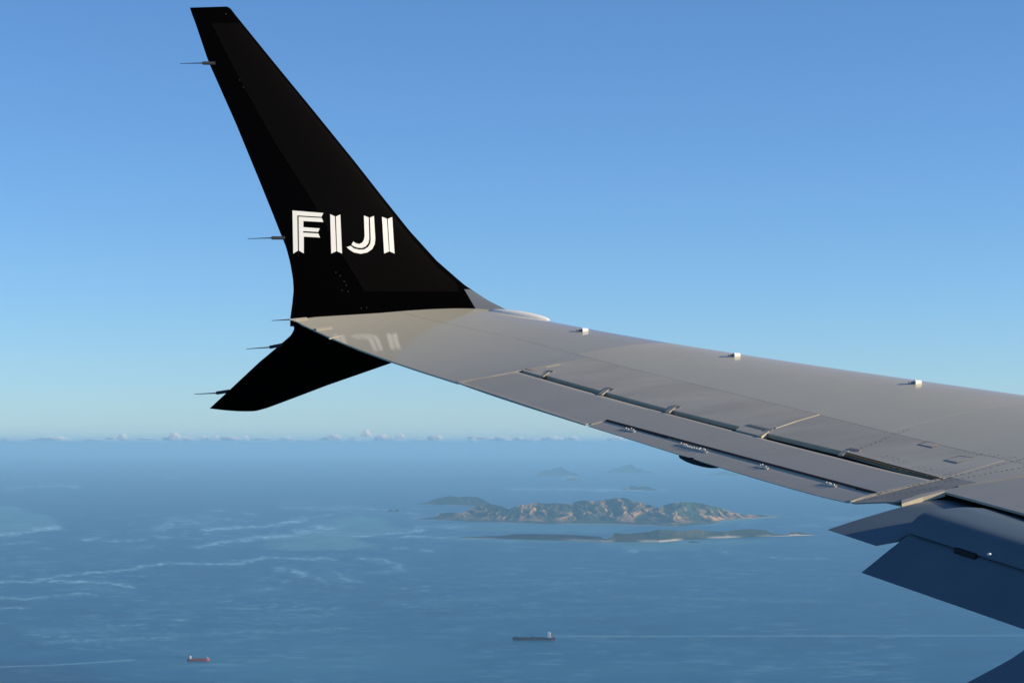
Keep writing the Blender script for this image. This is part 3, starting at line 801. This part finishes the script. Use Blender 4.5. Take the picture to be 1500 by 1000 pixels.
mp2 = nd.new('ShaderNodeMapping'); mp2.inputs['Scale'].default_value = (1/30, 1/70, 1); lk.new(tc.outputs['Object'], mp2.inputs[0])
n2 = nd.new('ShaderNodeTexNoise'); n2.inputs['Scale'].default_value = 1; n2.inputs['Detail'].default_value = 4; lk.new(mp2.outputs[0], n2.inputs['Vector'])
bp = nd.new('ShaderNodeBump'); bp.inputs['Strength'].default_value = 0.35; bp.inputs['Distance'].default_value = 1.2
lk.new(n2.outputs['Fac'], bp.inputs['Height']); lk.new(bp.outputs[0], b.inputs['Normal'])
me.materials.append(m)
sea = bpy.data.objects.new('sea', me); sc.collection.objects.link(sea); prop(sea, 'deep blue sea with pale reef streaks', kind='structure')

# ------------------------------------------------------------------ islands
print('islands')
def sea_dist(v): return ALT/((v-650)/FPX)
mi = bpy.data.materials.new('island_ground'); mi.use_nodes = True; nd, lk = mi.node_tree.nodes, mi.node_tree.links
b = nd['Principled BSDF']; b.inputs['Roughness'].default_value = 0.9; b.inputs['Specular IOR Level'].default_value = 0.1
at = nd.new('ShaderNodeAttribute'); at.attribute_name = 'cover'; lk.new(at.outputs['Color'], b.inputs['Base Color'])
def island(name, sky_px, base_px, nu, depth, label, tan=1.0, rug=0.35, seed=0, back=1.0, plain=0.12, sand=1.0, nq=70, scale=1.0, dark=(0.016, 0.030, 0.016)):
    sky_px, base_px = np.array(sky_px, float), np.array(base_px, float)
    u = np.linspace(base_px[0, 0], base_px[-1, 0], nu); vb = np.interp(u, base_px[:, 0], base_px[:, 1]); vs_ = np.interp(u, sky_px[:, 0], sky_px[:, 1])
    vs_ = np.minimum(vs_, vb)
    dn = sea_dist(vb); dr = dn+depth*np.clip((vb-vs_)/22, .12, 1.4)
    hr = np.maximum(ALT-dr*(vs_-650)/FPX, 0)
    q = np.r_[np.linspace(0, 1, nq), 1+np.linspace(0, 1, nq//3)[1:]*back]
    QQ, UU = np.meshgrid(q, u, indexing='ij'); D = dn+(dr-dn)*QQ
    X = (UU-750)/FPX*D; Y = D
    t = np.clip(QQ, 0, 1)
    p = np.where(t < plain, t/plain*0.05, 0.05+0.95*((t-plain)/(1-plain))**1.15)
    p = np.where(QQ > 1, np.clip(1-((QQ-1)/max(back, .01))**1.5, -0.05, 1), p)
    # spurs and gullies running down towards the shore
    w = fbm(X/700*scale, Y/900*scale, seed+3)*2.2
    g = 1-np.abs(2*fbm(X/210*scale+w, Y/1000*scale, seed+7, 4)-1)*1.0
    g2 = fbm(X/130*scale, Y/260*scale, seed+9, 4)
    amp = rug*np.sin(np.pi*np.clip(t, 0, 1))**.7
    hh = hr*(p*(1-amp)+p*amp*np.clip((g-.55)*2.2, 0, 1)+0.10*(g2-.5)*np.clip(t*4, 0, 1)*(1-t**6)*(1 if rug > .1 else .6))
    front = np.minimum(t*60, 1)
    hh = np.where(QQ == 0, -2, np.maximum(hh, 1.2*front)); hh = np.where(QQ >= 1+back-1e-6, -4, hh)
    V = np.stack([X, Y, hh], -1).reshape(-1, 3); cx, cy = V[:, 0].mean(), V[:, 1].mean()
    rel = g+.25*(g2-.5)
    tn = np.clip((rel-.76)*5, 0, 1)*np.clip((fbm(X/260*scale, Y/900*scale, seed+13, 4)-.40)*6, 0, 1)*np.clip((t-.10)*8, 0, 1)*tan
    tn = np.maximum(tn, np.clip((fbm(X/90, Y/260, seed+17, 3)-.62)*8, 0, 1)*.35*tan)
    tn = tn[..., None]
    dk = np.array(dark); mid = dk*2.0; c = dk+(mid-dk)*np.clip((g2-.35)*2.5, 0, 1)[..., None]
    c = c*(1-tn)+np.array((0.42, 0.245, 0.095))*tn
    sd = (np.clip((90-QQ*(dr-dn))/50, 0, 1)*(t < .5)*np.clip((fbm(X/350, Y*0+seed, seed+23, 2)-.35)*4, 0, 1)*sand)[..., None]
    c = c*(1-sd)+np.array((0.42, 0.37, 0.28))*sd
    o = mesh_obj(name, V, grid_faces(len(q), nu), mi, org=(cx, cy, 0), smooth=True, recalc=False)
    o.location = (cx, cy, 0)
    ca = o.data.attributes.new('cover', 'FLOAT_COLOR', 'POINT')
    ca.data.foreach_set('color', np.concatenate([c, np.ones_like(tn)], -1).reshape(-1).astype(np.float32))
    prop(o, label, kind='structure'); return o
island('island', [(609,738),(625,735.5),(632,732),(642,729),(660,725.5),(672,728),(682,726.5),(700,727.5),(712,733),(722,740)], [(608,738),(660,739.5),(723,740.5)], 130, 1000, 'small blue-grey hill island at the far left of the group', tan=.15, rug=.25, seed=40, nq=40)
island('island', [(613,759),(635,757),(645,751),(660,750),(676,751),(690,744),(702,739),(722,738),(735,741),(745,745),(757,740),(770,738),(785,735.5),(800,737),(812,736),(835,738),(845,733.5),(857,732),(870,734),(882,731.5),(896,730),(905,728.5),(917,729),(926,733),(937,735),(950,738.5),(965,744),(972,739),(985,736.5),(1000,735),(1020,735.5),(1036,739),(1050,742),(1068,748),(1085,752.5),(1115,753.5),(1138,755.5)],
       [(613,759.5),(690,763),(800,766.5),(900,767),(985,770),(1040,766.5),(1060,761.5),(1120,757),(1138,756)], 820, 1500, 'long hilly island with tan ridges and dark gullies', tan=1.0, rug=.62, seed=3, nq=110)
island('island', [(672,785.5),(735,784),(752,781.5),(772,781),(800,781.5),(830,782),(880,785),(884,789),(895,787),(899,780),(920,781),(950,778),(962,775),(975,775),(1000,777),(1020,774.5),(1040,777),(1060,778),(1078,775),(1100,774),(1120,775.5),(1132,781),(1153,782),(1157,778.5),(1168,778),(1178,780.5),(1192,782)],
       [(672,786.5),(800,790),(880,792.5),(965,793),(1000,790),(1040,787.5),(1090,786),(1192,783)], 620, 420, 'low wooded spit of land with sandy shore in front of the hills', tan=.10, rug=.25, dark=(0.012, 0.022, 0.013), seed=70, nq=46, plain=.06, sand=1.0)
island('island', [(784,696),(789,692),(795,689),(801,687.5),(806,689),(811,685.5),(817,684.5),(822,683),(827,687),(833,689),(838,692),(844,693),(850,696)], [(783,696.5),(852,696.5)], 60, 2500, 'faint hazy hill island, the farther left one under the wing', tan=.1, rug=.2, seed=90, nq=24)
island('island', [(888,692),(893,688),(900,685),(905,685.5),(911,682),(917,681),(923,679),(927,681),(932,685),(940,687),(944,690),(950,690),(958,692)], [(887,692.5),(960,692.5)], 60, 2500, 'faint hazy hill island, the right one just under the wing', tan=.1, rug=.2, seed=95, nq=24)
island('island', [(1035,695),(1060,690),(1080,693),(1100,694),(1110,696)], [(1034,696),(1112,696.5)], 60, 2500, 'faint flat island close under the wing edge', tan=.3, rug=.2, seed=97, nq=24)
island('island', [(912,716),(925,711),(935,713),(945,711),(962,717)], [(911,717.5),(964,718)], 60, 900, 'small tan islet on a pale reef behind the hills', tan=1, rug=.3, seed=99, nq=24)
island('island', [(826,702.5),(840,699),(850,702)], [(825,703),(852,703)], 40, 900, 'tiny distant islet with a pale shore', tan=.6, rug=.2, seed=101, nq=16)
island('rocky_islet', [(568,748),(571,746),(574,745.5),(577,748)], [(567.5,748.5),(577.5,748.5)], 24, 200, 'left dark rock of the pair off the reef', tan=0, rug=.2, seed=103, nq=16, sand=0)
island('rocky_islet', [(577.5,748),(580,745),(583,745.5),(586,748)], [(577.3,748.6),(586.5,748.6)], 24, 200, 'right dark rock of the pair off the reef', tan=0, rug=.2, seed=104, nq=16, sand=0)
island('rocky_islet', [(1008,792.5),(1014,791.5),(1024,793)], [(1007,793.6),(1025,793.8)], 24, 100, 'low rock off the sandy shore of the spit', tan=0, rug=.2, seed=105, nq=16, sand=0)

# ------------------------------------------------------------------ ships
def ship(name, u, v, L, heading, hullc, deckc, label, group, kind):
    d = sea_dist(v); root = bpy.data.objects.new(name, None); sc.collection.objects.link(root)
    root.location = ((u-750)/FPX*d, d, 0); root.rotation_euler = (0, 0, heading); prop(root, label, 'ship', group)
    mh = mat(name+'_hull', hullc, 0.5, 0.3, var=.2, vscale=.05); ml = mat(name+'_boot', (0.22, 0.035, 0.025), 0.6, 0.2); md = mat(name+'_deck', deckc, 0.7, 0.2, var=.2, vscale=.1)
    mw = mat(name+'_white', (0.85, 0.84, 0.80), 0.5, 0.3); B = L*.085
    def hull(z0, z1, m_, nm, k0=1.0, k1=1.0, flare=0.0):
        N = 24; V = []
        for z, kk, fl in ((z0, k0, 0), (z1, k1, flare)):
            for sgn in (1, -1):
                rr = range(N) if sgn == 1 else range(N-1, -1, -1)
                for i in rr:
                    x = -L/2+(L+fl)*i/(N-1); t = (x+L/2)/L
                    w = B*kk*min(1, (max(0, 1-max(0, (t-.80)/.20)**2.0))**.7)*min(1, .78+t*2.2)
                    sheer = (t > .86)*(z1-z0)*.22*min((t-.86)/.05, 1) if z == z1 and nm == 'hull' else 0
                    V.append((x, sgn*max(w, .15), z+sheer))
        n2 = 2*N; f = [(i, (i+1) % n2, n2+(i+1) % n2, n2+i) for i in range(n2)]
        for b_ in (0, n2): f += [(b_+i, b_+i+1, b_+n2-2-i, b_+n2-1-i) for i in range(N-1)]
        return mesh_obj(nm, V, f, m_, root)
    def bx(nm, x, y, z, dx, dy, dz, m_, parent=None):
        V = [(x+a*dx/2, y+b_*dy/2, z+c*dz) for a in (-1, 1) for b_ in (-1, 1) for c in (0, 1)]
        return mesh_obj(nm, V, [(0,1,3,2),(4,6,7,5),(0,4,5,1),(2,3,7,6),(0,2,6,4),(1,5,7,3)], m_, parent or root)
    hh = L*.058 if kind == 'tanker' else L*.10
    hull(-2, hh*.25, ml, 'waterline_band'); hull(hh*.25+.02, hh, mh, 'hull', flare=L*.012); dk = hh+.02
    sx = -L*.36
    s0 = bx('superstructure', sx, 0, dk, L*.075, B*1.7, L*.085, mw)
    bx('bridge', sx+L*.005, 0, dk+L*.085+.02, L*.045, B*2.0, L*.03, mw, s0)
    for k in range(4): bx('window_band', sx+L*.0376+.12, 0, dk+L*.012+k*L*.020, .2, B*1.4, L*.006, md, s0)
    fn = bx('funnel', sx-L*.055, 0, dk, L*.03, B*.5, L*.10, md); bx('mast', sx, 0, dk+L*.115+.05, L*.006, L*.006, L*.035, mw)
    if kind == 'tanker':
        bx('pipe_run', L*.06, 0, dk, L*.62, B*.25, L*.010, md)
        bx('manifold', L*.02, 0, dk+L*.010+.02, L*.02, B*1.5, L*.012, mh)
        cr = bx('crane', L*.03, B*.25, dk+L*.022+.05, L*.008, L*.008, L*.03, mh); bx('crane_boom', L*.07, B*.25, dk+L*.052+.08, L*.09, L*.005, L*.005, mh, cr)
        bx('foremast', L*.40, 0, dk+hh*.3, L*.006, L*.006, L*.05, mh); bx('forecastle', L*.42, 0, dk, L*.09, B*.9, hh*.2, mh)
    else:
        for k in range(4): bx('hatch_cover', -L*.2+k*L*.16, 0, dk, L*.13, B*1.4, L*.02, md)
        bx('foremast', L*.40, 0, dk, L*.02, L*.02, L*.10, mw); bx('forecastle', L*.43, 0, dk, L*.07, B*.7, hh*.3, mw)
    return root
ship('cargo_ship', 782, 935.0, 196, math.pi-0.05, (0.014, 0.022, 0.045), (0.20, 0.07, 0.045), 'long dark-hulled tanker with white bridge at its stern', None, 'tanker')
ship('cargo_ship', 293, 965.3, 92, 0.04, (0.26, 0.055, 0.035), (0.26, 0.09, 0.06), 'small rusty red freighter at the lower left of the sea', None, 'freighter')

# ------------------------------------------------------------------ haze
hz = mesh_obj('haze', [(x, y, z) for x in (-295000, 295000) for y in (-295000, 295000) for z in (-6, ALT+165)], [(0,1,3,2),(4,6,7,5),(0,4,5,1),(2,3,7,6),(0,2,6,4),(1,5,7,3)], bpy.data.materials.new('haze_air'))
prop(hz, kind='stuff')
m = hz.data.materials[0]; m.use_nodes = True; nd = m.node_tree.nodes; nd.clear()
o_ = nd.new('ShaderNodeOutputMaterial'); pv = nd.new('ShaderNodeVolumePrincipled')
pv.inputs['Color'].default_value = (0.315, 0.625, 0.92, 1); pv.inputs['Density'].default_value = 1.95e-5; pv.inputs['Anisotropy'].default_value = 0.0
m.node_tree.links.new(pv.outputs[0], o_.inputs['Volume'])

# ------------------------------------------------------------------ far cumulus on the horizon, beyond the hazy layer
mc = bpy.data.materials.new('cumulus'); mc.use_nodes = True; nd = mc.node_tree.nodes; nd.clear()
o_ = nd.new('ShaderNodeOutputMaterial'); pv = nd.new('ShaderNodeVolumePrincipled')
pv.inputs['Color'].default_value = (1, 1, 1, 1); pv.inputs['Density'].default_value = 0.0042; pv.inputs['Anisotropy'].default_value = 0.0
mc.node_tree.links.new(pv.outputs[0], o_.inputs['Volume'])
Dc = 300000
clouds = [(257,642,15,16,'brightest cumulus puff left of the lower winglet tip'),(298,643,9,10,'small puff right of the bright left puff'),(317,644,10,10,'small puff directly below the lower winglet tip'),
 (360,647,11,15,'narrow upright puff below the lower winglet'),(423,646,20,10,'wide flat puff below the lower winglet middle'),(490,642,16,9,'faint wide puff left of the tall bright one'),
 (516,646,9,8,'low faint puff between two wider puffs'),(537,637,11,11,'highest bright puff, right of the lower winglet'),(561,643,18,11,'wide puff close to the highest one'),(588,641,9,9,'small pointed puff alone on the horizon'),
 (642,646,14,10,'dim puff under the wing tip trailing edge'),(692,649,17,14,'round puff, larger of the two under the aileron'),(742,648,13,11,'round puff, smaller of the two under the aileron'),
 (808,646,20,13,'broad faint puff below the aileron'),(838,645,17,10,'faint low puff beside the broad one'),(905,645,18,9,'faint puff touching the aileron trailing edge'),(85,646,34,11,'long faint cloud at the far left'),(180,641,11,10,'single faint puff in the left part of the horizon')]
rr = random.Random(5)
for ci, (u, v, w, h, lab) in enumerate(clouds):
    bm = bmesh.new(); mpx = Dc/FPX
    for j in range(5):
        off = Vector((ci*13.7+j*3.3, 5.1+j, 2.2)); sc_ = (1.0, .62, .5, .38, .7)[j]
        dx, dz = ((0, 0), (-.42, -.18), (.46, -.22), (rr.uniform(-.3, .3), .3), (rr.uniform(-.7, .7), -.34))[j]
        for q in bmesh.ops.create_icosphere(bm, subdivisions=4, radius=1)['verts']:
            n_ = q.co.copy(); k = 1+0.5*noise.noise(n_*1.5+off)+0.34*noise.noise(n_*3.3+off)+0.2*noise.noise(n_*7+off)
            zz = n_.z*k*h*.44*sc_+dz*h
            q.co = Vector(((n_.x*k*.44*sc_+dx)*w*mpx*1.1, n_.y*k*w*.4*sc_*mpx, max(zz, -h*.42+.1*n_.x)*mpx))
    me2 = bpy.data.meshes.new('cloud'); bm.to_mesh(me2); bm.free(); me2.materials.append(mc)
    o = bpy.data.objects.new('cloud', me2); sc.collection.objects.link(o)
    o.location = ((u-750)/FPX*Dc, Dc, ALT-(v-2-650)/FPX*Dc)
    prop(o, lab, 'cloud', 'cumulus puffs along the horizon')
bank = bmesh.new(); mpx = Dc/FPX
for k in range(60):
    u = rr.uniform(-150, 1150); w = rr.uniform(12, 46); h = rr.uniform(4, 10); off = Vector((k*7.7, 3.1, 9.2)); v = 644+rr.uniform(-2, 3)
    b2 = bmesh.ops.create_icosphere(bank, subdivisions=3, radius=1)['verts']
    for q in b2:
        n_ = q.co.copy(); kk = 1+0.5*noise.noise(n_*1.6+off)+0.3*noise.noise(n_*3.7+off)
        q.co = Vector((n_.x*kk*w*.5*mpx+(u-750)*mpx, n_.y*kk*6*mpx+rr.random()+ (k % 5)*16*mpx, n_.z*kk*h*.5*mpx*(1 if n_.z > 0 else .4)-(v-650)*mpx))
me2 = bpy.data.meshes.new('cloud_bank'); bank.to_mesh(me2); bank.free(); me2.materials.append(mc)
o = bpy.data.objects.new('cloud_bank', me2); sc.collection.objects.link(o); o.location = (0, Dc+2500, ALT); prop(o, 'low thin cloud band along the hazy horizon', kind='stuff')
print('done')
